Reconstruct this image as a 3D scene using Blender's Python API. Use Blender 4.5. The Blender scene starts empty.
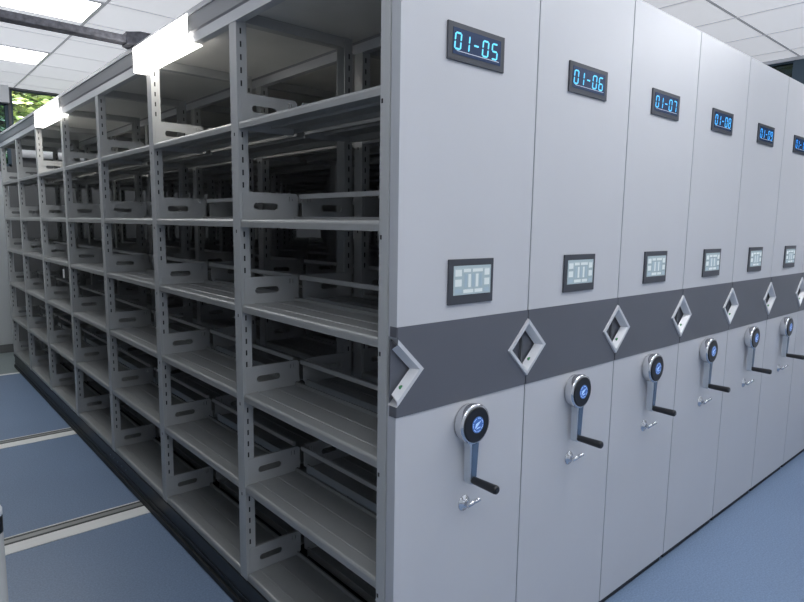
import bpy, bmesh, math, random
from mathutils import Vector, Matrix
from mathutils.geometry import tessellate_polygon
random.seed(4)
S = bpy.context.scene
C = S.collection

# ------------------------------------------------------------------ materials
def mat(name, col, rough=.5, metal=0., emit=None, es=0., noise=0., nscale=40., bump=0., bscale=200., spec=.5, coat=0.):
    m = bpy.data.materials.new(name); m.use_nodes = True
    nt = m.node_tree; b = nt.nodes['Principled BSDF']
    b.inputs['Base Color'].default_value = (*col, 1); b.inputs['Roughness'].default_value = rough
    b.inputs['Metallic'].default_value = metal; b.inputs['Specular IOR Level'].default_value = spec
    b.inputs['Coat Weight'].default_value = coat
    if emit:
        b.inputs['Emission Color'].default_value = (*emit, 1); b.inputs['Emission Strength'].default_value = es
    tc = nt.nodes.new('ShaderNodeTexCoord')
    if noise:
        n = nt.nodes.new('ShaderNodeTexNoise'); n.inputs['Scale'].default_value = nscale; n.inputs['Detail'].default_value = 5
        nt.links.new(tc.outputs['Object'], n.inputs['Vector'])
        r = nt.nodes.new('ShaderNodeMapRange'); r.inputs[1].default_value = .3; r.inputs[2].default_value = .7
        r.inputs[3].default_value = 1 - noise; r.inputs[4].default_value = 1 + noise
        nt.links.new(n.outputs['Fac'], r.inputs[0])
        mx = nt.nodes.new('ShaderNodeVectorMath'); mx.operation = 'SCALE'; mx.inputs[0].default_value = col
        nt.links.new(r.outputs[0], mx.inputs['Scale']); nt.links.new(mx.outputs[0], b.inputs['Base Color'])
    if bump:
        n2 = nt.nodes.new('ShaderNodeTexNoise'); n2.inputs['Scale'].default_value = bscale
        nt.links.new(tc.outputs['Object'], n2.inputs['Vector'])
        bp = nt.nodes.new('ShaderNodeBump'); bp.inputs['Strength'].default_value = bump; bp.inputs['Distance'].default_value = .002
        nt.links.new(n2.outputs['Fac'], bp.inputs['Height']); nt.links.new(bp.outputs[0], b.inputs['Normal'])
    return m

def glass(name, col, rough=.02):
    m = bpy.data.materials.new(name); m.use_nodes = True
    nt = m.node_tree; nt.nodes.remove(nt.nodes['Principled BSDF'])
    out = nt.nodes['Material Output']
    t = nt.nodes.new('ShaderNodeBsdfTransparent'); t.inputs[0].default_value = (*col, 1)
    g = nt.nodes.new('ShaderNodeBsdfGlossy'); g.inputs['Roughness'].default_value = rough
    f = nt.nodes.new('ShaderNodeFresnel'); f.inputs[0].default_value = 1.45
    x = nt.nodes.new('ShaderNodeMixShader')
    nt.links.new(f.outputs[0], x.inputs[0]); nt.links.new(t.outputs[0], x.inputs[1]); nt.links.new(g.outputs[0], x.inputs[2])
    nt.links.new(x.outputs[0], out.inputs[0])
    return m

PANEL = mat('panel_grey', (.60, .607, .628), .42, noise=.015, nscale=3, bump=.12, bscale=260)
BAND  = mat('band_grey', (.118, .125, .145), .45, noise=.03, nscale=5, bump=.1, bscale=260)
EDGE  = mat('panel_edge', (.50, .52, .55), .4)
STEEL = mat('shelf_grey', (.33, .34, .337), .36, .15, noise=.03, nscale=6)
UPR   = mat('upright_grey', (.47, .485, .488), .4, .1, noise=.02, nscale=8)
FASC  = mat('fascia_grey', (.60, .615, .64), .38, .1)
FASCD = mat('fascia_dark_grey', (.30, .31, .33), .4, .2)  # darker grey of the fascia's upper band and the baseboard
SLOT  = mat('slot_dark', (.02, .022, .025), .8)
SEAL  = mat('seal_rubber', (.10, .105, .115), .7)
BASE  = mat('base_dark', (.014, .019, .024), .42, .2, noise=.15, nscale=12)
BASEB = mat('base_black', (.01, .012, .014), .6)
BLACK = mat('black_plastic', (.012, .013, .016), .35)
BEZEL = mat('bezel_dark', (.055, .06, .072), .4)
HANDL = mat('handle_silver', (.66, .67, .69), .38, .1)
GREEN = mat('green_lock', (.03, .22, .07), .4)
CHROME = mat('chrome', (.72, .73, .75), .13, .95)
SATIN = mat('satin_metal', (.62, .66, .70), .28, .75)
DISP  = mat('display_blue_black', (.012, .02, .05), .25, emit=(.008, .025, .07), es=.7)
LINE  = mat('display_line', (.5, .5, .55), .4, emit=(.5, .6, .8), es=.5)
SCREEN = mat('touch_screen_pale', (.2, .25, .28), .25, emit=(.42, .53, .58), es=.42)
ICONL = mat('screen_icon_light', (.3, .3, .3), .3, emit=(.62, .74, .78), es=.55)
ICOND = mat('screen_icon_dark', (.2, .25, .3), .3, emit=(.25, .36, .43), es=.5)
EMBL  = mat('emblem_blue', (.03, .08, .25), .3, emit=(.07, .2, .62), es=.4)
EMBLW = mat('emblem_light', (.4, .55, .8), .3, emit=(.4, .62, 1.), es=.42)
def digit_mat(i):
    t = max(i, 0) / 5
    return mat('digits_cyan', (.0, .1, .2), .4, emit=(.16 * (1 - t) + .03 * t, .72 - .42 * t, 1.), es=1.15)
CEIL  = mat('ceiling_white_selflit', (.80, .81, .85), .85, emit=(.92, .945, 1.), es=.50, noise=.015, nscale=60)  # emission brightens the tiles and adds soft fill; the ceiling is no lamp
TBAR  = mat('ceiling_tee_selflit', (.42, .43, .46), .6, emit=(.9, .92, 1.), es=.16)  # tees glow slightly too, to keep up with the brightened ceiling
TBARW = mat('ceiling_tee_fine_selflit', (.6, .61, .65), .6, emit=(.92, .94, 1.), es=.27)  # same added glow for the fine tees
WALL  = mat('wall_white', (.74, .75, .77), .8, noise=.02, nscale=2)
DOOR  = mat('door_grey', (.62, .65, .67), .5)
LIGHT = mat('diffuser', (.9, .9, .9), .5, emit=(.98, .99, 1.), es=10.5)
GLAREF = mat('glare_front', (.9, .9, .9), .5, emit=(1., .98, .94), es=6)  # emission standing in for the glare on the fascia
GLAREU = mat('added_under_glow', (.9, .9, .9), .5, emit=(1., .94, .86), es=16)  # added warm glow beneath the fascia, brightens the top bays
GLAREB  = mat('glare_backing', (.85, .85, .86), .4)  # backing plate behind the glare strip
RAILW = mat('rail_aluminium', (.93, .94, .92), .4, 0.)
RAILG = mat('rail_grey', (.34, .35, .34), .4, .4)
RAILK = mat('rail_slot', (.04, .045, .045), .5)
ARM   = mat('cable_arm_grey', (.16, .16, .185), .6, noise=.35, nscale=55)
POSTM = mat('post_grey', (.36, .38, .39), .5, .1)
WHITE = mat('white_plastic', (.85, .86, .88), .35)
MULL  = mat('mullion_slate', (.07, .11, .15), .6)
BARK  = mat('bark', (.06, .045, .03), .9)
LEAFS = [mat('leaf_green', c, .6) for c in ((.22, .33, .07), (.45, .52, .16), (.72, .76, .42), (.12, .19, .04))]
GLASS = glass('clear_glass', (.92, .96, .93)); GLASSD = glass('dark_glass', (.10, .13, .12)); GLASSB = glass('slate_glass', (.25, .35, .42))

def floor_mat(name, col, sp):
    m = mat(name, col, .38, spec=.45)
    nt = m.node_tree; b = nt.nodes['Principled BSDF']; tc = nt.nodes.new('ShaderNodeTexCoord')
    n = nt.nodes.new('ShaderNodeTexNoise'); n.inputs['Scale'].default_value = 130; n.inputs['Detail'].default_value = 4
    v = nt.nodes.new('ShaderNodeTexNoise'); v.inputs['Scale'].default_value = 1.6
    nt.links.new(tc.outputs['Object'], n.inputs['Vector']); nt.links.new(tc.outputs['Object'], v.inputs['Vector'])
    r = nt.nodes.new('ShaderNodeMapRange'); r.inputs[1].default_value = .35; r.inputs[2].default_value = .65
    r.inputs[3].default_value = 1 - sp; r.inputs[4].default_value = 1 + sp
    r2 = nt.nodes.new('ShaderNodeMapRange'); r2.inputs[3].default_value = .93; r2.inputs[4].default_value = 1.07
    mu = nt.nodes.new('ShaderNodeMath'); mu.operation = 'MULTIPLY'
    nt.links.new(n.outputs['Fac'], r.inputs[0]); nt.links.new(v.outputs['Fac'], r2.inputs[0])
    nt.links.new(r.outputs[0], mu.inputs[0]); nt.links.new(r2.outputs[0], mu.inputs[1])
    mx = nt.nodes.new('ShaderNodeVectorMath'); mx.operation = 'SCALE'; mx.inputs[0].default_value = col
    nt.links.new(mu.outputs[0], mx.inputs['Scale']); nt.links.new(mx.outputs[0], b.inputs['Base Color'])
    bp = nt.nodes.new('ShaderNodeBump'); bp.inputs['Strength'].default_value = .15; bp.inputs['Distance'].default_value = .002
    nt.links.new(n.outputs['Fac'], bp.inputs['Height']); nt.links.new(bp.outputs[0], b.inputs['Normal'])
    return m
VINYL = floor_mat('blue_vinyl', (.195, .275, .41), .13)
VINYLG = floor_mat('grey_vinyl', (.26, .31, .31), .08)

# ------------------------------------------------------------------ mesh builder
class MB:
    def __init__(s): s.bm = bmesh.new()
    def box(s, x0, y0, z0, x1, y1, z1, mi=0, bev=0):
        vs = [s.bm.verts.new((x, y, z)) for x in (x0, x1) for y in (y0, y1) for z in (z0, z1)]
        fs = [s.bm.faces.new([vs[i] for i in q]) for q in ((0,1,3,2),(4,6,7,5),(0,4,5,1),(2,3,7,6),(0,2,6,4),(1,5,7,3))]
        for f in fs: f.material_index = mi
        if bev:
            es = list({e for f in fs for e in f.edges})
            r = bmesh.ops.bevel(s.bm, geom=es, offset=bev, segments=2, affect='EDGES', profile=.5)
            for f in r['faces']: f.material_index = mi
        return s
    def prism(s, poly, a0, a1, axis='y', mi=0, holes=()):
        """poly = 2-D outline; axis y: (x,z) extruded in y; axis x: (y,z) extruded in x; axis z: (x,y)."""
        def P(p, a):
            return {'y': (p[0], a, p[1]), 'x': (a, p[0], p[1]), 'z': (p[0], p[1], a)}[axis]
        loops = [list(poly)] + [list(h) for h in holes]
        flat = [p for l in loops for p in l]
        v0 = [s.bm.verts.new(P(p, a0)) for p in flat]; v1 = [s.bm.verts.new(P(p, a1)) for p in flat]
        tri = tessellate_polygon([[Vector((p[0], p[1], 0)) for p in l] for l in loops])
        fs = []
        for t in tri:
            for vv in (v0, v1):
                try: fs.append(s.bm.faces.new([vv[i] for i in t]))
                except ValueError: pass
        k = 0
        for l in loops:
            n = len(l)
            for i in range(n):
                a, b = k + i, k + (i + 1) % n
                fs.append(s.bm.faces.new((v0[a], v0[b], v1[b], v1[a])))
            k += n
        for f in fs: f.material_index = mi
        return s
    def tube(s, p0, p1, r0, r1=None, n=20, mi=0, smooth=True):
        r1 = r0 if r1 is None else r1
        p0, p1 = Vector(p0), Vector(p1); d = (p1 - p0).normalized()
        a = d.orthogonal().normalized(); b = d.cross(a)
        A = [s.bm.verts.new(p0 + r0 * (a * math.cos(2*math.pi*i/n) + b * math.sin(2*math.pi*i/n))) for i in range(n)]
        B = [s.bm.verts.new(p1 + r1 * (a * math.cos(2*math.pi*i/n) + b * math.sin(2*math.pi*i/n))) for i in range(n)]
        for i in range(n):
            f = s.bm.faces.new((A[i], A[(i+1)%n], B[(i+1)%n], B[i])); f.material_index = mi; f.smooth = smooth
        for L in (A, B[::-1]):
            f = s.bm.faces.new(L); f.material_index = mi
        return s
    def lathe(s, c, axis, prof, n=32, mi=0):
        """prof: list of (distance along axis, radius)."""
        c = Vector(c); d = Vector(axis).normalized(); a = d.orthogonal().normalized(); b = d.cross(a)
        rings = [[s.bm.verts.new(c + d * t + max(r, 1e-5) * (a * math.cos(2*math.pi*i/n) + b * math.sin(2*math.pi*i/n))) for i in range(n)] for t, r in prof]
        for A, B in zip(rings, rings[1:]):
            for i in range(n):
                f = s.bm.faces.new((A[i], A[(i+1)%n], B[(i+1)%n], B[i])); f.material_index = mi; f.smooth = True
        for L in (rings[0], rings[-1][::-1]):
            f = s.bm.faces.new(L); f.material_index = mi
        return s
    def mesh(s, name, mats):
        bmesh.ops.recalc_face_normals(s.bm, faces=s.bm.faces)
        me = bpy.data.meshes.new(name); s.bm.to_mesh(me); s.bm.free()
        for m in (mats if isinstance(mats, (list, tuple)) else [mats]): me.materials.append(m)
        return me

def obj(name, me, parent=None, loc=(0, 0, 0)):
    o = bpy.data.objects.new(name, me); C.objects.link(o); o.location = loc
    if parent: o.parent = parent
    return o
def tag(o, label, cat, group=None):
    o['label'] = label; o['category'] = cat
    if group: o['group'] = group
    return o
def struct(name, me, parent=None):
    o = obj(name, me, parent)
    if parent is None: o['kind'] = 'structure'
    return o

# ------------------------------------------------------------------ measures (metres)
H = 2.40; PITCH = .5644; PW = .558; Y0 = .0204 + .02; BAY = .8744; NB = 7; DEP = .512; MID = DEP / 2
UW = .055
YEND = .0204 + NB * BAY + UW
LEV = [.1795, .5499, .9156, 1.2615, 1.5791, 1.931]
BT, BB = 1.300, 1.0525
HZ0, HZ1, HW = 1.082, 1.272, .098
HZM = (HZ0 + HZ1) / 2
def uy(k): return .0204 + k * BAY if k else .042

# ------------------------------------------------------------------ meshes shared by all units
def panel_outline(x0, x1, z0, z1, notch=True):
    e = .003
    if not notch: return [(x0, z0), (x1, z0), (x1, z1), (x0, z1)]
    return [(x0, z0), (x1, z0), (x1, HZ0), (x1 + e - HW, HZM), (x1, HZ1), (x1, z1), (x0, z1), (x0, HZ1), (x0 - e + HW, HZM), (x0, HZ0)]
X0, X1 = .003, .5614
m = MB(); m.prism(panel_outline(X0, X1, .032, H), .004, .038, mi=0)
# slim rounded edge returns at both vertical sides
me_panel = m.mesh('end_panel', [PANEL, EDGE])
for f in me_panel.polygons:
    if abs(f.normal.x) > .9: f.material_index = 1
m = MB(); m.prism(panel_outline(X0, X1, BB, BT), .0015, .004); m.box(X0, .004, BB, X0 - .0015, .03, HZ0); m.box(X0, .004, HZ1, X0 - .0015, .03, BT)
me_band = m.mesh('band', BAND)
m = MB(); m.box(.02, .012, .004, .545, .036, .031); me_skirt = m.mesh('skirt', BASEB)
m = MB(); m.box(X1 - .006, .016, .032, .5642, .036, H - .004); me_seal = m.mesh('edge_seal', SEAL)

def chevron(sgn, x_edge):
    """Half of a diamond pull: flat rim flush with the panel and a sloped inner wall."""
    m = MB(); cx = x_edge
    def P(a, z, y): return m.bm.verts.new((cx + sgn * a, y, z))
    hz = (HZ1 - HZ0) / 2
    def ring(t, y, kz):     # offsets inward by t
        w = HW - t; h = hz * w / HW
        return [P(0, HZM - h, y), P(w, HZM, y), P(0, HZM + h, y)]
    R = [ring(0, .003, 0), ring(.002, -.004, 0), ring(.017, -.004, 0), ring(.034, .020, 0)]
    for A, B in zip(R, R[1:]):
        for i in range(2): m.bm.faces.new((A[i], A[i+1], B[i+1], B[i]))
    me = m.mesh('handle', HANDL)
    m = MB(); w = HW - .008; h = hz * w / HW
    vs = [(0, HZM - h), (sgn * w, HZM), (0, HZM + h)]
    m.prism([(cx + a, z) for a, z in vs], .0265, .030)
    return me, m.mesh('recess_plate', BAND)
me_hl, me_rl = chevron(1, .0006); me_hr, me_rr = chevron(-1, PITCH - .0006)
m = MB(); m.lathe((.03, .018, 1.128), (-.25, -1, .25), [(0, .008), (.009, .008), (.011, .006)], 20)
me_green = m.mesh('indicator', GREEN)

# display and 7-segment writing
m = MB(); m.box(.164, -.002, 2.010, .396, .004, 2.108, bev=.001); me_dframe = m.mesh('number_display', BEZEL)
m = MB(); m.box(.182, -.0030, 2.026, .378, -.0015, 2.094); me_dscreen = m.mesh('display_window', DISP)
m = MB(); m.box(.196, -.0037, 2.0345, .370, -.0029, 2.0358); me_dline = m.mesh('underline', LINE)
SEG = {'0': 'abcdef', '1': 'bc', '2': 'abged', '3': 'abgcd', '4': 'fgbc', '5': 'afgcd', '6': 'afgedc', '7': 'abc', '8': 'abcdefg', '9': 'abcdfg', '-': 'g'}
def digit_parts(txt, mt, parent):
    w, h, t = .027, .046, .0047; zc = 2.0605; sl = .10
    xs = [.187, .220, .260, .298, .337]
    for i, ch in enumerate(txt):
        cx = xs[i] + w / 2; m = MB()
        for s in SEG[ch]:
            g = .0012
            if s in 'adg':
                z = {'a': zc + h/2 - t/2, 'd': zc - h/2 + t/2, 'g': zc}[s]
                ww = w
                x0, x1 = cx - ww/2 + t*.5, cx + ww/2 - t*.5
                q = [(x0 + g, z), (x0 + t/2 + g, z + t/2), (x1 - t/2 - g, z + t/2), (x1 - g, z), (x1 - t/2 - g, z - t/2), (x0 + t/2 + g, z - t/2)]
            else:
                xx = cx + (w/2 - t/2) * (1 if s in 'bc' else -1)
                z0, z1 = (zc + g, zc + h/2 - g - t*.3) if s in 'bf' else (zc - h/2 + g + t*.3, zc - g)
                q = [(xx, z0), (xx + t/2, z0 + t/2), (xx + t/2, z1 - t/2), (xx, z1), (xx - t/2, z1 - t/2), (xx - t/2, z0 + t/2)]
            q = [(a + sl * (b - zc), b) for a, b in q]
            m.prism(q, -.0040, -.0029)
        nm = 'dash' if ch == '-' else 'digit'; o = obj(nm, m.mesh(nm, mt), parent); o['label'] = 'glowing blue ' + ('dash' if ch == '-' else 'digit ' + ch)

# touch screen
m = MB(); m.box(.188, -.002, 1.344, .379, .004, 1.474, bev=.001); me_touch = m.mesh('touch_screen', BEZEL)
m = MB(); m.box(.207, -.0028, 1.371, .366, -.0015, 1.455); me_tglass = m.mesh('screen', SCREEN)
m = MB()
for (x0, z0, x1, z1, k) in ((.211,1.446,.362,1.4465,0),(.213,1.425,.240,1.444,0),(.248,1.436,.278,1.445,0),(.286,1.436,.330,1.445,0),(.338,1.425,.360,1.444,0),
        (.213,1.396,.240,1.416,0),(.338,1.396,.360,1.416,0),(.252,1.392,.263,1.430,1),(.268,1.392,.279,1.430,0),(.284,1.392,.295,1.430,1),(.300,1.392,.311,1.430,0),(.316,1.392,.327,1.430,1),
        (.213,1.376,.240,1.388,1),(.248,1.376,.290,1.386,0),(.296,1.376,.330,1.386,0),(.338,1.376,.360,1.388,1)):
    m.box(x0, -.0032, z0, x1, -.0027, z1, k)
me_icons = m.mesh('screen_icons', [ICONL, ICOND])

# crank
CX, CZ = .283, .985
m = MB(); m.lathe((CX, .004, CZ), (0, -1, 0), [(0, .050), (.004, .056), (.020, .060), (.034, .062), (.040, .060), (.041, .053)], 48)
me_hub = m.mesh('crank', CHROME)
m = MB(); m.lathe((CX, -.0365, CZ), (0, -1, 0), [(0, .054), (.003, .054), (.0045, .050)], 48); me_dial = m.mesh('dial', BLACK)
m = MB(); m.lathe((CX + .003, -.0405, CZ), (0, -1, 0), [(0, .025), (.0012, .025)], 40, 0)
for i in range(28):
    a = 2*math.pi*i/28; r = .0205
    if i % 4: m.box(CX + .003 + r*math.cos(a) - .0013, -.0424, CZ + r*math.sin(a) - .0013, CX + .003 + r*math.cos(a) + .0013, -.0416, CZ + r*math.sin(a) + .0013, 1)
m.prism([(CX - .010, CZ - .010), (CX + .002, CZ - .003), (CX + .016, CZ + .011), (CX + .004, CZ + .007), (CX - .006, CZ + .004)], -.0424, -.0416, mi=1)
m.prism([(CX - .004, CZ - .013), (CX + .012, CZ - .010), (CX + .013, CZ - .007), (CX - .002, CZ - .009)], -.0424, -.0416, mi=1)
me_emb = m.mesh('emblem', [EMBL, EMBLW])
m = MB(); m.prism([(CX - .026, CZ - .040), (CX + .026, CZ - .040), (CX + .017, CZ - .075), (CX + .013, .806), (CX + .006, .799), (CX - .010, .799), (CX - .016, .806), (CX - .019, CZ - .075)], -.034, -.010)
me_arm = m.mesh('arm', SATIN)
m = MB(); m.prism([(CX - .012, CZ - .058), (CX + .017, CZ - .058), (CX + .010, .820), (CX - .013, .820)], -.0352, -.0338); me_inlay = m.mesh('arm_inlay', mat('blue_steel', (.20, .27, .36), .25, .7))
m = MB(); m.lathe((CX - .003, -.032, .813), (0, -1, 0), [(0, .010), (.006, .0115), (.05, .0125), (.088, .0135), (.094, .0125), (.097, .008)], 24); me_grip = m.mesh('grip', BLACK)

# lock
m = MB(); m.lathe((.283, .004, .726), (0, -1, 0), [(0, .025), (.003, .024), (.004, .014), (.010, .013), (.011, .010)], 32); me_lock = m.mesh('lock', CHROME)
m = MB(); m.tube((.281, -.012, .722), (.296, -.026, .735), .0085, .0065, 16); m.tube((.295, -.025, .734), (.313, -.036, .7445), .0065, .0060, 16)
me_turn = m.mesh('thumb_turn', CHROME)

# uprights (front face on x = 0, slotted flange faces -Y)
def upright_mesh(name, mir, UW=UW):
    m = MB(); t = .0025
    X = (lambda a: DEP - a) if mir else (lambda a: a)
    def bx(x0, y0, z0, x1, y1, z1, mi=0):
        a, b = sorted((X(x0), X(x1))); m.box(a, y0, z0, b, y1, z1, mi)
    zt = 2.315
    bx(0, 0, .15, t, UW, zt); bx(t, 0, .15, .040, t, zt); bx(t, UW - t, .15, .040, UW, zt)
    z = .21
    while z < 2.26:
        bx(.014, -.0005, z, .020, .0004, z + .020, 1); z += .045
    for l in LEV:
        bx(-.0004, .025, l - .05, .0004, .032, l - .038, 1)
    return m.mesh(name, [UPR, SLOT])
me_uf = upright_mesh('upright', False); me_ub = upright_mesh('upright', True); UW0 = .036
me_uf0, me_ub0 = upright_mesh('upright', False, UW0), upright_mesh('upright', True, UW0)

# half shelf
def shelf_mesh(mir):
    m = MB(); x = lambda a: DEP - a if mir else a
    pr = [(.001, -.028), (.001, -.010), (.0025, -.005), (.0055, -.0015), (.010, .0), (.052, 0), (.054, .0022), (.058, .0022), (.060, 0), (.136, 0), (.138, .0022), (.142, .0022), (.144, 0),
          (.226, 0), (.226, .013), (.234, .013), (.234, -.02), (.229, -.02), (.229, -.004), (.150, -.004), (.147, -.012), (.133, -.012), (.130, -.004), (.020, -.004), (.020, -.028)]
    m.prism([(x(a), b) for a, b in pr], 0, 1)
    return m.mesh('shelf', STEEL)
me_sf, me_sb = shelf_mesh(False), shelf_mesh(True)
def bracket_mesh(mir):
    m = MB(); x = lambda a: DEP - a if mir else a
    out = [(.012, -.03), (.232, -.03), (.232, 0), (.246, .012), (.246, .092), (.236, .102), (.016, .102), (.012, .098)]
    def slot(xa, xb, zc, r):
        q = []
        for i in range(9): a = math.pi/2 + math.pi*i/8; q.append((xa + r + r*math.cos(a), zc + r*math.sin(a)))
        for i in range(9): a = -math.pi/2 + math.pi*i/8; q.append((xb - r + r*math.cos(a), zc + r*math.sin(a)))
        return [(x(a), b) for a, b in q]
    h2 = [(x(a), b) for a, b in ((.206,.072),(.210,.072),(.210,.090),(.206,.090))]
    h3 = [(x(a), b) for a, b in ((.220,.072),(.224,.072),(.224,.090),(.220,.090))]
    m.prism([(x(a), b) for a, b in out], -.0035, -.001, holes=(slot(.056, .158, .050, .0125), h2, h3))
    # folded flange on the top edge
    a, b = sorted((x(.016), x(.236))); m.box(a, -.001, .0995, b, .008, .102)
    return m.mesh('shelf_bracket', UPR)
me_bf, me_bb = bracket_mesh(False), bracket_mesh(True)
m = MB(); m.box(MID - .006, 0, -.009, MID + .006, 1, .009, bev=.002); me_stop = m.mesh('back_stop', UPR)
m = MB(); m.box(.0405, .006, 2.278, DEP - .0405, .046, 2.314); m.box(.0405, .002, 2.310, DEP - .0405, .052, 2.3145); me_tie = m.mesh('top_crossbeam', UPR)

# canopy and fascia along the whole unit
m = MB(); m.box(.010, .041, 2.316, .543, YEND, 2.322); m.box(.006, .041, 2.3215, .543, YEND, 2.396, 1)
me_canopy = m.mesh('canopy', [mat('canopy_zinc', (.74, .74, .72), .45, .0, noise=.05, nscale=4), mat('roof_dark', (.16, .165, .17), .6)])
def fascia_mesh(mir):
    m = MB(); x = lambda a: DEP - a if mir else a
    def pr(q, mi): m.prism([(x(a), b) for a, b in q], .041, YEND, mi=mi)
    pr([(-.002, 2.276), (-.002, 2.314), (.004, 2.314), (.004, 2.280), (.03, 2.280), (.03, 2.276)], 0)
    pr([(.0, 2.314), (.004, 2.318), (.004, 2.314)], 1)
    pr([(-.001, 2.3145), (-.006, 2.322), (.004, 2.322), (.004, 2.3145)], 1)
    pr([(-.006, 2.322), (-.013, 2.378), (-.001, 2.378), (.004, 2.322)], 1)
    pr([(-.018, 2.378), (-.018, 2.398), (.006, 2.3985), (.006, 2.378)], 0)
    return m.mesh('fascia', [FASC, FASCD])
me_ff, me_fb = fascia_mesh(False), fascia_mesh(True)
# carriage base
m = MB(); m.box(.004, .041, .008, DEP - .004, YEND, .146)
for s in (0, 1):
    x = (lambda a: DEP - a) if s else (lambda a: a)
    for (a0, z0, a1, z1, mi) in ((-.004, .124, .006, .147, 0), (-.001, .060, .006, .066, 0), (-.006, .006, .006, .034, 1)):
        a, b = sorted((x(a0), x(a1))); m.box(a, .041, z0, b, YEND, z1, mi)
me_base = m.mesh('carriage_base', [BASE, BASEB])
m = MB(); m.lathe((0, 0, 0), (-1, 0, 0), [(0, .006), (.003, .005), (.004, .002)], 12); me_bolt = m.mesh('bolt', CHROME)

# ------------------------------------------------------------------ one unit
def build_unit(i, full):
    n = 5 + i
    r = bpy.data.objects.new('mobile_shelving_unit', None); C.objects.link(r); r.location = (i * PITCH, 0, 0); r.empty_display_size = .1
    p = obj('end_panel', me_panel, r); obj('band', me_band, p); obj('skirt', me_skirt, p); obj('edge_seal', me_seal, p)
    h = obj('handle', me_hl, r); obj('recess_plate', me_rl, h); obj('indicator', me_green, h)
    h = obj('handle', me_hr, r); obj('recess_plate', me_rr, h)
    d = obj('number_display', me_dframe, r); obj('display_window', me_dscreen, d); obj('underline', me_dline, d)
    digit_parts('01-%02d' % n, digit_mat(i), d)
    t = obj('touch_screen', me_touch, r); s = obj('screen', me_tglass, t); obj('screen_icons', me_icons, t)
    c = obj('crank', me_hub, r); obj('dial', me_dial, c); obj('emblem', me_emb, c); obj('arm', me_arm, c); obj('arm_inlay', me_inlay, c); obj('grip', me_grip, c)
    l = obj('lock', me_lock, r); obj('thumb_turn', me_turn, l)
    obj('canopy', me_canopy, r); obj('fascia', me_ff, r)
    obj('carriage_base', me_base, r)
    for k in range(NB + 1):
        y = uy(k)
        obj('upright', me_uf if k else me_uf0, r, (0, y, 0))
        obj('upright', me_ub if k else me_ub0, r, (0, y, 0))
        if k in full: obj('top_crossbeam', me_tie, r, (0, y, 0))
        if k and k in full:
            for z in LEV:
                obj('shelf_bracket', me_bf, r, (0, y, z)); obj('shelf_bracket', me_bb, r, (0, y, z))
    for k in range(NB):
        if k not in full: continue
        ya, yb = uy(k) + (UW if k else UW0) + .001, uy(k + 1) - .0045
        for z in LEV:
            for me in (me_sf, me_sb):
                o = obj('shelf', me, r, (0, ya, z)); o.scale = (1, yb - ya, 1)
            if LEV[0] < z < LEV[5]:
                o = obj('back_stop', me_stop, r, (0, ya, z + .092)); o.scale = (1, yb - ya, 1)
    return r
ALL = set(range(8))
where = ['standing first at the open aisle', 'second from the open aisle', 'third from the open aisle', 'fourth from the open aisle', 'fifth from the open aisle', 'display half cut by the right edge']
for i in range(7):
    r = build_unit(i, ALL)
    tag(r, 'grey mobile shelving unit whose blue display reads 01-%02d, %s' % (5 + i, where[i]) if i < 6 else 'grey shelving unit at the right edge, only a strip of its panel in view', 'shelving unit', 'mobile shelving units closed up in a row')
    if i == 0:
        first = r
        for y0, y1 in ((1.27, 1.93), (3.50, 4.28)):  # glowing strips put in for two patches of glare on the beam
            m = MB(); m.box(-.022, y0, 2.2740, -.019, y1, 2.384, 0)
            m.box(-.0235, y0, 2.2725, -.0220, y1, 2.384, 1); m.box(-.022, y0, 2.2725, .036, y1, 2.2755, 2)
            obj('glare_strip', m.mesh('glare_strip', [GLAREB, GLAREF, GLAREU]), r)['label'] = 'bright glare on the fascia, built as a glowing strip'
        for yy in (2.44, 2.52, 2.60, 2.68, 2.75, 3.9, 4.0, 4.1):
            obj('bolt', me_bolt, r, (.004, yy, .100))
        m = MB(); m.box(-.0015, 3.700, 1.145, -.0002, 3.745, 1.208, bev=.0004); obj('paper_tag', m.mesh('paper_tag', WHITE), r)['label'] = 'small white tag stuck on an upright'

r = build_unit(-1, ALL); r.location = (-1.57, 0, 0)  # unseen unit added to darken the aisle and carry the cable arm
tag(r, 'unseen grey mobile shelving unit added across the aisle to darken it, display reads 01-04', 'shelving unit', 'mobile shelving units closed up in a row')

# ------------------------------------------------------------------ room
XL, XR, YB, YF, ZC = -2.4, 5.07, -3.2, 7.1, 3.05
m = MB(); m.box(XL, YB, -.1, XR + .0, 5.88, 0); struct('floor', m.mesh('floor', VINYL))
m = MB(); m.box(XL, 5.93, -.1, XR, YF, -.004); struct('floor_rear', m.mesh('floor_rear', VINYLG))
m = MB(); m.box(XL, 5.88, -.1, XR, 5.93, .003); struct('trim_1', m.mesh('trim_1', RAILW))
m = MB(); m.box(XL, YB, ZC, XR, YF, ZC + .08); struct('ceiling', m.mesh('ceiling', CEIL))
# ceiling tees
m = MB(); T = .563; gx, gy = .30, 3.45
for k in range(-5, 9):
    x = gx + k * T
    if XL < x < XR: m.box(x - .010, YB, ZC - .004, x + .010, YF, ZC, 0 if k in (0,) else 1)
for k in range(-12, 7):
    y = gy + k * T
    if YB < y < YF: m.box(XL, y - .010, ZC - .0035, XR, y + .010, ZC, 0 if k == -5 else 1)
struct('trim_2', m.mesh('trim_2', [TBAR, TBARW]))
m = MB(); m.box(XL - .12, YB, -.1, XL, YF, ZC + .08); struct('wall_left', m.mesh('wall_left', WALL))
m = MB(); m.box(XL - .12, YB - .12, -.1, XR + .12, YB, ZC + .08); struct('wall_front', m.mesh('wall_front', WALL))
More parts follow.
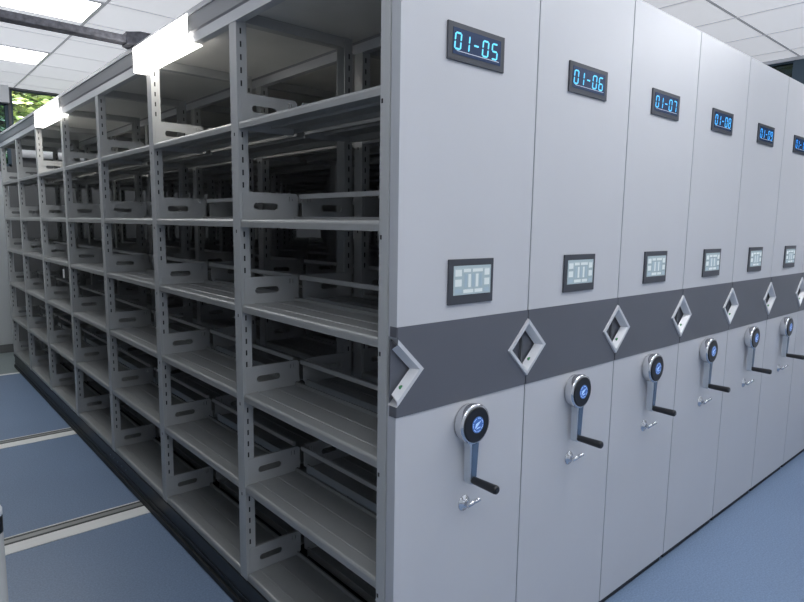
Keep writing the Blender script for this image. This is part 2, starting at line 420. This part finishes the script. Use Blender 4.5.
# far wall with openings
def wall_with_holes(name, a0, a1, z0, z1, holes, axis, t0, t1, mt=WALL):
    m = MB(); m.prism([(a0, z0), (a1, z0), (a1, z1), (a0, z1)], t0, t1, axis=axis,
        holes=[[(h[0], h[1]), (h[2], h[1]), (h[2], h[3]), (h[0], h[3])] for h in holes])
    return struct(name, m.mesh(name, mt))
W1 = (.262, 2.42, 3.6, 3.03); D1 = (-.85, .09, .19, 2.10); W2 = (-.85, 2.16, .235, 2.86)
wall_with_holes('wall_back', XL - .12, XR + .12, -.1, ZC + .08, (W1, D1, W2), 'y', YF, YF + .12, mat('wall_slate', (.17, .175, .18), .8, noise=.03, nscale=2))
W3 = (-1.5, 1.9, 3.2, 3.02)
wall_with_holes('wall_right', YB - .12, YF + .12, -.1, ZC + .08, (W3,), 'x', XR, XR + .12)
def window(name, W, axis, t, gm, mulls, fm=MULL, pane=True, fw=.03):
    def bx(m, a0, z0, a1, z1, d0, d1):
        if axis == 'y': m.box(a0, d0, z0, a1, d1, z1)
        else: m.box(d0, a0, z0, d1, a1, z1)
    m = MB(); a0, z0, a1, z1 = W
    bx(m, a0, z0, a1, z0 + fw, t, t + .06); bx(m, a0, z1 - fw * .5, a1, z1, t, t + .06)
    bx(m, a0, z0, a0 + fw, z1, t, t + .06); bx(m, a1 - fw, z0, a1, z1, t, t + .06)
    for q, w in mulls: bx(m, q - w / 2, z0, q + w / 2, z1, t - .01, t + .06)
    o = struct(name, m.mesh(name, fm))
    m = MB(); bx(m, a0 + .005, z0 + .005, a1 - .005, z1 - .005, t + .028, t + .034); obj('pane', m.mesh('pane', gm), o)
    return o
window('window_1', W1, 'y', YF + .02, GLASS, [(1.9, .05)], fw=.02)
window('window_2', W3, 'x', XR + .02, GLASSD, [(.615, .13), (-.6, .1), (2.0, .1)])
window('window_3', W2, 'y', YF + .02, GLASSB, [])
m = MB(); m.box(D1[0], YF + .02, D1[1], D1[2], YF + .06, D1[3], bev=.003); d = struct('door_1', m.mesh('door_1', DOOR))
m = MB(); m.tube((-.75, YF + .02, 1.0), (-.75, YF - .04, 1.0), .01); m.tube((-.75, YF - .04, 1.0), (-.63, YF - .04, 1.0), .01); obj('door_handle', m.mesh('door_handle', CHROME), d)
m = MB(); m.box(-.55, YF - .10, 2.86, .235, YF, ZC); struct('trim_3', m.mesh('trim_3', WHITE))
m = MB(); m.box(XL, YF - .02, -.004, -.87, YF, .09); m.box(.21, YF - .02, -.004, XR, YF, .09); struct('baseboard_back', m.mesh('baseboard_back', FASCD))
m = MB(); m.tube((.27, YF - .09, 2.31), (3.6, YF - .09, 2.31), .045, n=24)
for x in (.35, 1.4, 2.5, 3.5): m.box(x, YF - .09, 2.30, x + .02, YF, 2.32)
tag(obj('wall_pipe', m.mesh('wall_pipe', WHITE)), 'white horizontal pipe along the far wall seen through the top bays', 'pipe')

# floor rails
def rail(y):
    r = bpy.data.objects.new('floor_rail', None); C.objects.link(r); r.location = (0, y, 0)
    a, b = XL + .01, 5.0
    m = MB(); m.box(a, -.080, 0, b, .014, .0035); obj('rail_cover', m.mesh('rail_cover', RAILW), r)
    m = MB(); m.box(a, .014, 0, b, .098, .0015); obj('track_bed', m.mesh('track_bed', RAILK), r)
    m = MB(); m.box(a, .034, .0015, b, .070, .0035, bev=.0006); obj('track', m.mesh('track', RAILG), r)
    m = MB(); m.box(a, .090, .0015, b, .100, .0035); obj('edge_strip', m.mesh('edge_strip', RAILW), r)
    return r
tag(rail(.50), 'steel floor rail beneath the shelving units nearest the end panels', 'floor rail', 'rails set across the aisle floor')
tag(rail(2.10), 'wide white-edged steel floor rail across the blue aisle, nearer one in view', 'floor rail', 'rails set across the aisle floor')
tag(rail(3.67), 'white-edged steel floor rail across the blue aisle, farther one in view', 'floor rail', 'rails set across the aisle floor')

# ceiling lights
def clight(x0, y0, x1, y1, label):
    r = bpy.data.objects.new('ceiling_light', None); C.objects.link(r); r.location = ((x0+x1)/2, (y0+y1)/2, ZC)
    a, b = (x1-x0)/2, (y1-y0)/2
    m = MB(); m.prism([(-a,-b),(a,-b),(a,b),(-a,b)], -.012, -.0045, axis='z', holes=[[(-a+.018,-b+.018),(a-.018,-b+.018),(a-.018,b-.018),(-a+.018,b-.018)]]); obj('light_frame', m.mesh('light_frame', WHITE), r)
    m = MB(); m.box(-a+.018, -b+.018, -.010, a-.018, b-.018, -.005); obj('diffuser', m.mesh('diffuser', LIGHT), r)
    tag(r, label, 'ceiling light', 'flat ceiling light panels'); return r
clight(gx - 2*T, gy, gx - .01, gy + T, 'bright flat light panel above the dark cable arm, nearer of two in view')
clight(gx - 2*T, gy + 3*T, gx - .01, gy + 4*T, 'bright flat light panel below the dark cable arm, towards the leafy window')
clight(gx + 1*T, gy - 8*T, gx + 3*T, gy - 7*T, 'flat light panel over the corridor near the 01-06 end panel')
clight(gx + 5*T, gy - 8*T, gx + 7*T, gy - 7*T, 'flat light panel over the corridor near the 01-10 end panel')
clight(gx - 3*T, gy - 9*T, gx - 1*T, gy - 8*T, 'flat light panel over the corridor corner behind the camera')

# cable arm on top of the first unit
r = bpy.data.objects.new('cable_arm', None); C.objects.link(r); r.location = (0, 1.965, 2.40)
m = MB(); m.box(XL, -.035, .006, -.03, .035, .040, bev=.004); obj('arm_bar', m.mesh('arm_bar', ARM), r)
m = MB(); m.prism([(-.05, -.038), (.00, -.085), (.16, -.085), (.16, .085), (.00, .085), (-.05, .038)], 0, .055, axis='z')
obj('housing', m.mesh('housing', ARM), r)
m = MB(); m.box(-.002, -.060, .055, .15, -.050, .0575); obj('housing_trim', m.mesh('housing_trim', WHITE), r)
tag(r, 'dark grey cable arm reaching across the aisle onto the first unit roof', 'cable arm')

# post at the left edge
r = bpy.data.objects.new('guide_post', None); C.objects.link(r); r.location = (-.887, .24, 0)
m = MB(); m.lathe((0,0,0), (0,0,1), [(0,.055),(.01,.055),(.016,.048),(.02,.03)], 40); obj('base', m.mesh('base', POSTM), r)
m = MB(); m.tube((0,0,.018), (0,0,.940), .026, n=32); obj('pole', m.mesh('pole', POSTM), r)
m = MB(); m.tube((0,0,.934), (0,0,.970), .0265, n=32); obj('collar', m.mesh('collar', BLACK), r)
m = MB(); m.lathe((0,0,.970), (0,0,1), [(0,.027),(.012,.027),(.022,.022),(.028,.012),(.030,.002)], 32); obj('cap', m.mesh('cap', WHITE), r)
tag(r, 'grey post with black collar and rounded white cap, cut by the left edge', 'post')

# trees outside
def tree(cx, cy, cz, rx, ry, rz, n, label, trunk=True, sz=.065, group='trees outside the windows', dark=False):
    r = bpy.data.objects.new('leafy_tree', None); C.objects.link(r); r.location = (cx, cy, -.1)
    bm = bmesh.new(); rnd = random.Random(int(cx * 10 + cy * 7))
    for i in range(n):
        while True:
            p = Vector((rnd.uniform(-1,1), rnd.uniform(-1,1), rnd.uniform(-1,1)))
            if .3 < p.length < 1: break
        p = Vector((p.x*rx, p.y*ry, p.z*rz + cz + .1)); s = sz * rnd.uniform(.6, 1.5)
        M = Matrix.Rotation(rnd.uniform(0,6.3), 3, 'Z') @ Matrix.Rotation(rnd.uniform(-1.3,1.3), 3, 'X')
        vs = [bm.verts.new(p + M @ Vector(q) * s) for q in ((-1,0,0),(-.2,-.45,.05),(1,0,0),(-.2,.45,.05))]
        f = bm.faces.new(vs); f.material_index = rnd.choice((0,1,1,2,2,3)) if not dark else rnd.choice((0,3,3,1))
    me = bpy.data.meshes.new('foliage'); bm.to_mesh(me); bm.free()
    for l in LEAFS: me.materials.append(l)
    obj('foliage', me, r)
    m = MB(); m.tube((0,0,0), (.05,0,cz), .10, .06); m.tube((.05,0,cz-.8), (-rx*.6,-ry*.3,cz+.5*rz), .05, .02); m.tube((.05,0,cz-.5), (rx*.6,0,cz+.4*rz), .05, .02)
    obj('trunk', m.mesh('trunk', BARK), r)
    tag(r, label, 'tree', group); return r
tree(.5, 9.6, 3.2, 1.4, .7, 1.3, 15000, 'bright green leafy tree outside the far window, beside the white ceiling box')
tree(3.6, 10.2, 3.3, 1.6, .8, 1.5, 9000, 'bright green leafy tree outside the far window, partly behind the unit roof')
tree(6.6, 1.6, 3.0, .7, 1.6, 1.3, 2500, 'dark green tree outside the right window above the end panels', dark=True)
m = MB(); m.box(-12, -12, -.3, 20, 24, -.12); struct('ground', m.mesh('ground', mat('ground_green', (.10, .13, .06), .9, noise=.3, nscale=3)))

# ------------------------------------------------------------------ world, sun
w = bpy.data.worlds.new('world'); S.world = w; w.use_nodes = True
nt = w.node_tree; bg = nt.nodes['Background']
sky = nt.nodes.new('ShaderNodeTexSky'); sky.sky_type = 'NISHITA'; sky.sun_elevation = math.radians(50); sky.sun_rotation = math.radians(200); sky.sun_disc = False
nt.links.new(sky.outputs[0], bg.inputs[0]); bg.inputs[1].default_value = .30
sl = bpy.data.lights.new('sun', 'SUN'); sl.energy = 17.0; sl.angle = .01; so = bpy.data.objects.new('sun', sl); C.objects.link(so)
so.rotation_euler = (math.radians(48), 0, math.radians(-12)); so.location = (0, -5, 12)

# ------------------------------------------------------------------ camera
cam = bpy.data.cameras.new('camera'); co = bpy.data.objects.new('camera', cam); C.objects.link(co)
yaw, pit, rol = .7202, -.1284, .0143
f = Vector((math.sin(yaw)*math.cos(pit), math.cos(yaw)*math.cos(pit), math.sin(pit)))
rr = Vector((math.cos(yaw), -math.sin(yaw), 0)); uu = rr.cross(f)
r2 = math.cos(rol)*rr + math.sin(rol)*uu; u2 = -math.sin(rol)*rr + math.cos(rol)*uu
M = Matrix((r2, u2, -f)).transposed().to_4x4(); M.translation = Vector((-1.0157, -1.176, 1.572))
co.matrix_world = M
cam.sensor_width = 36; cam.lens = 599.06 * 36 / 804; cam.clip_start = .02
S.camera = co
S.view_settings.view_transform = 'Standard'; S.view_settings.look = 'None'; S.view_settings.exposure = 0.0
S.cycles.max_bounces = 10; S.cycles.diffuse_bounces = 6; S.cycles.use_denoising = True
S.cycles.sample_clamp_indirect = 6
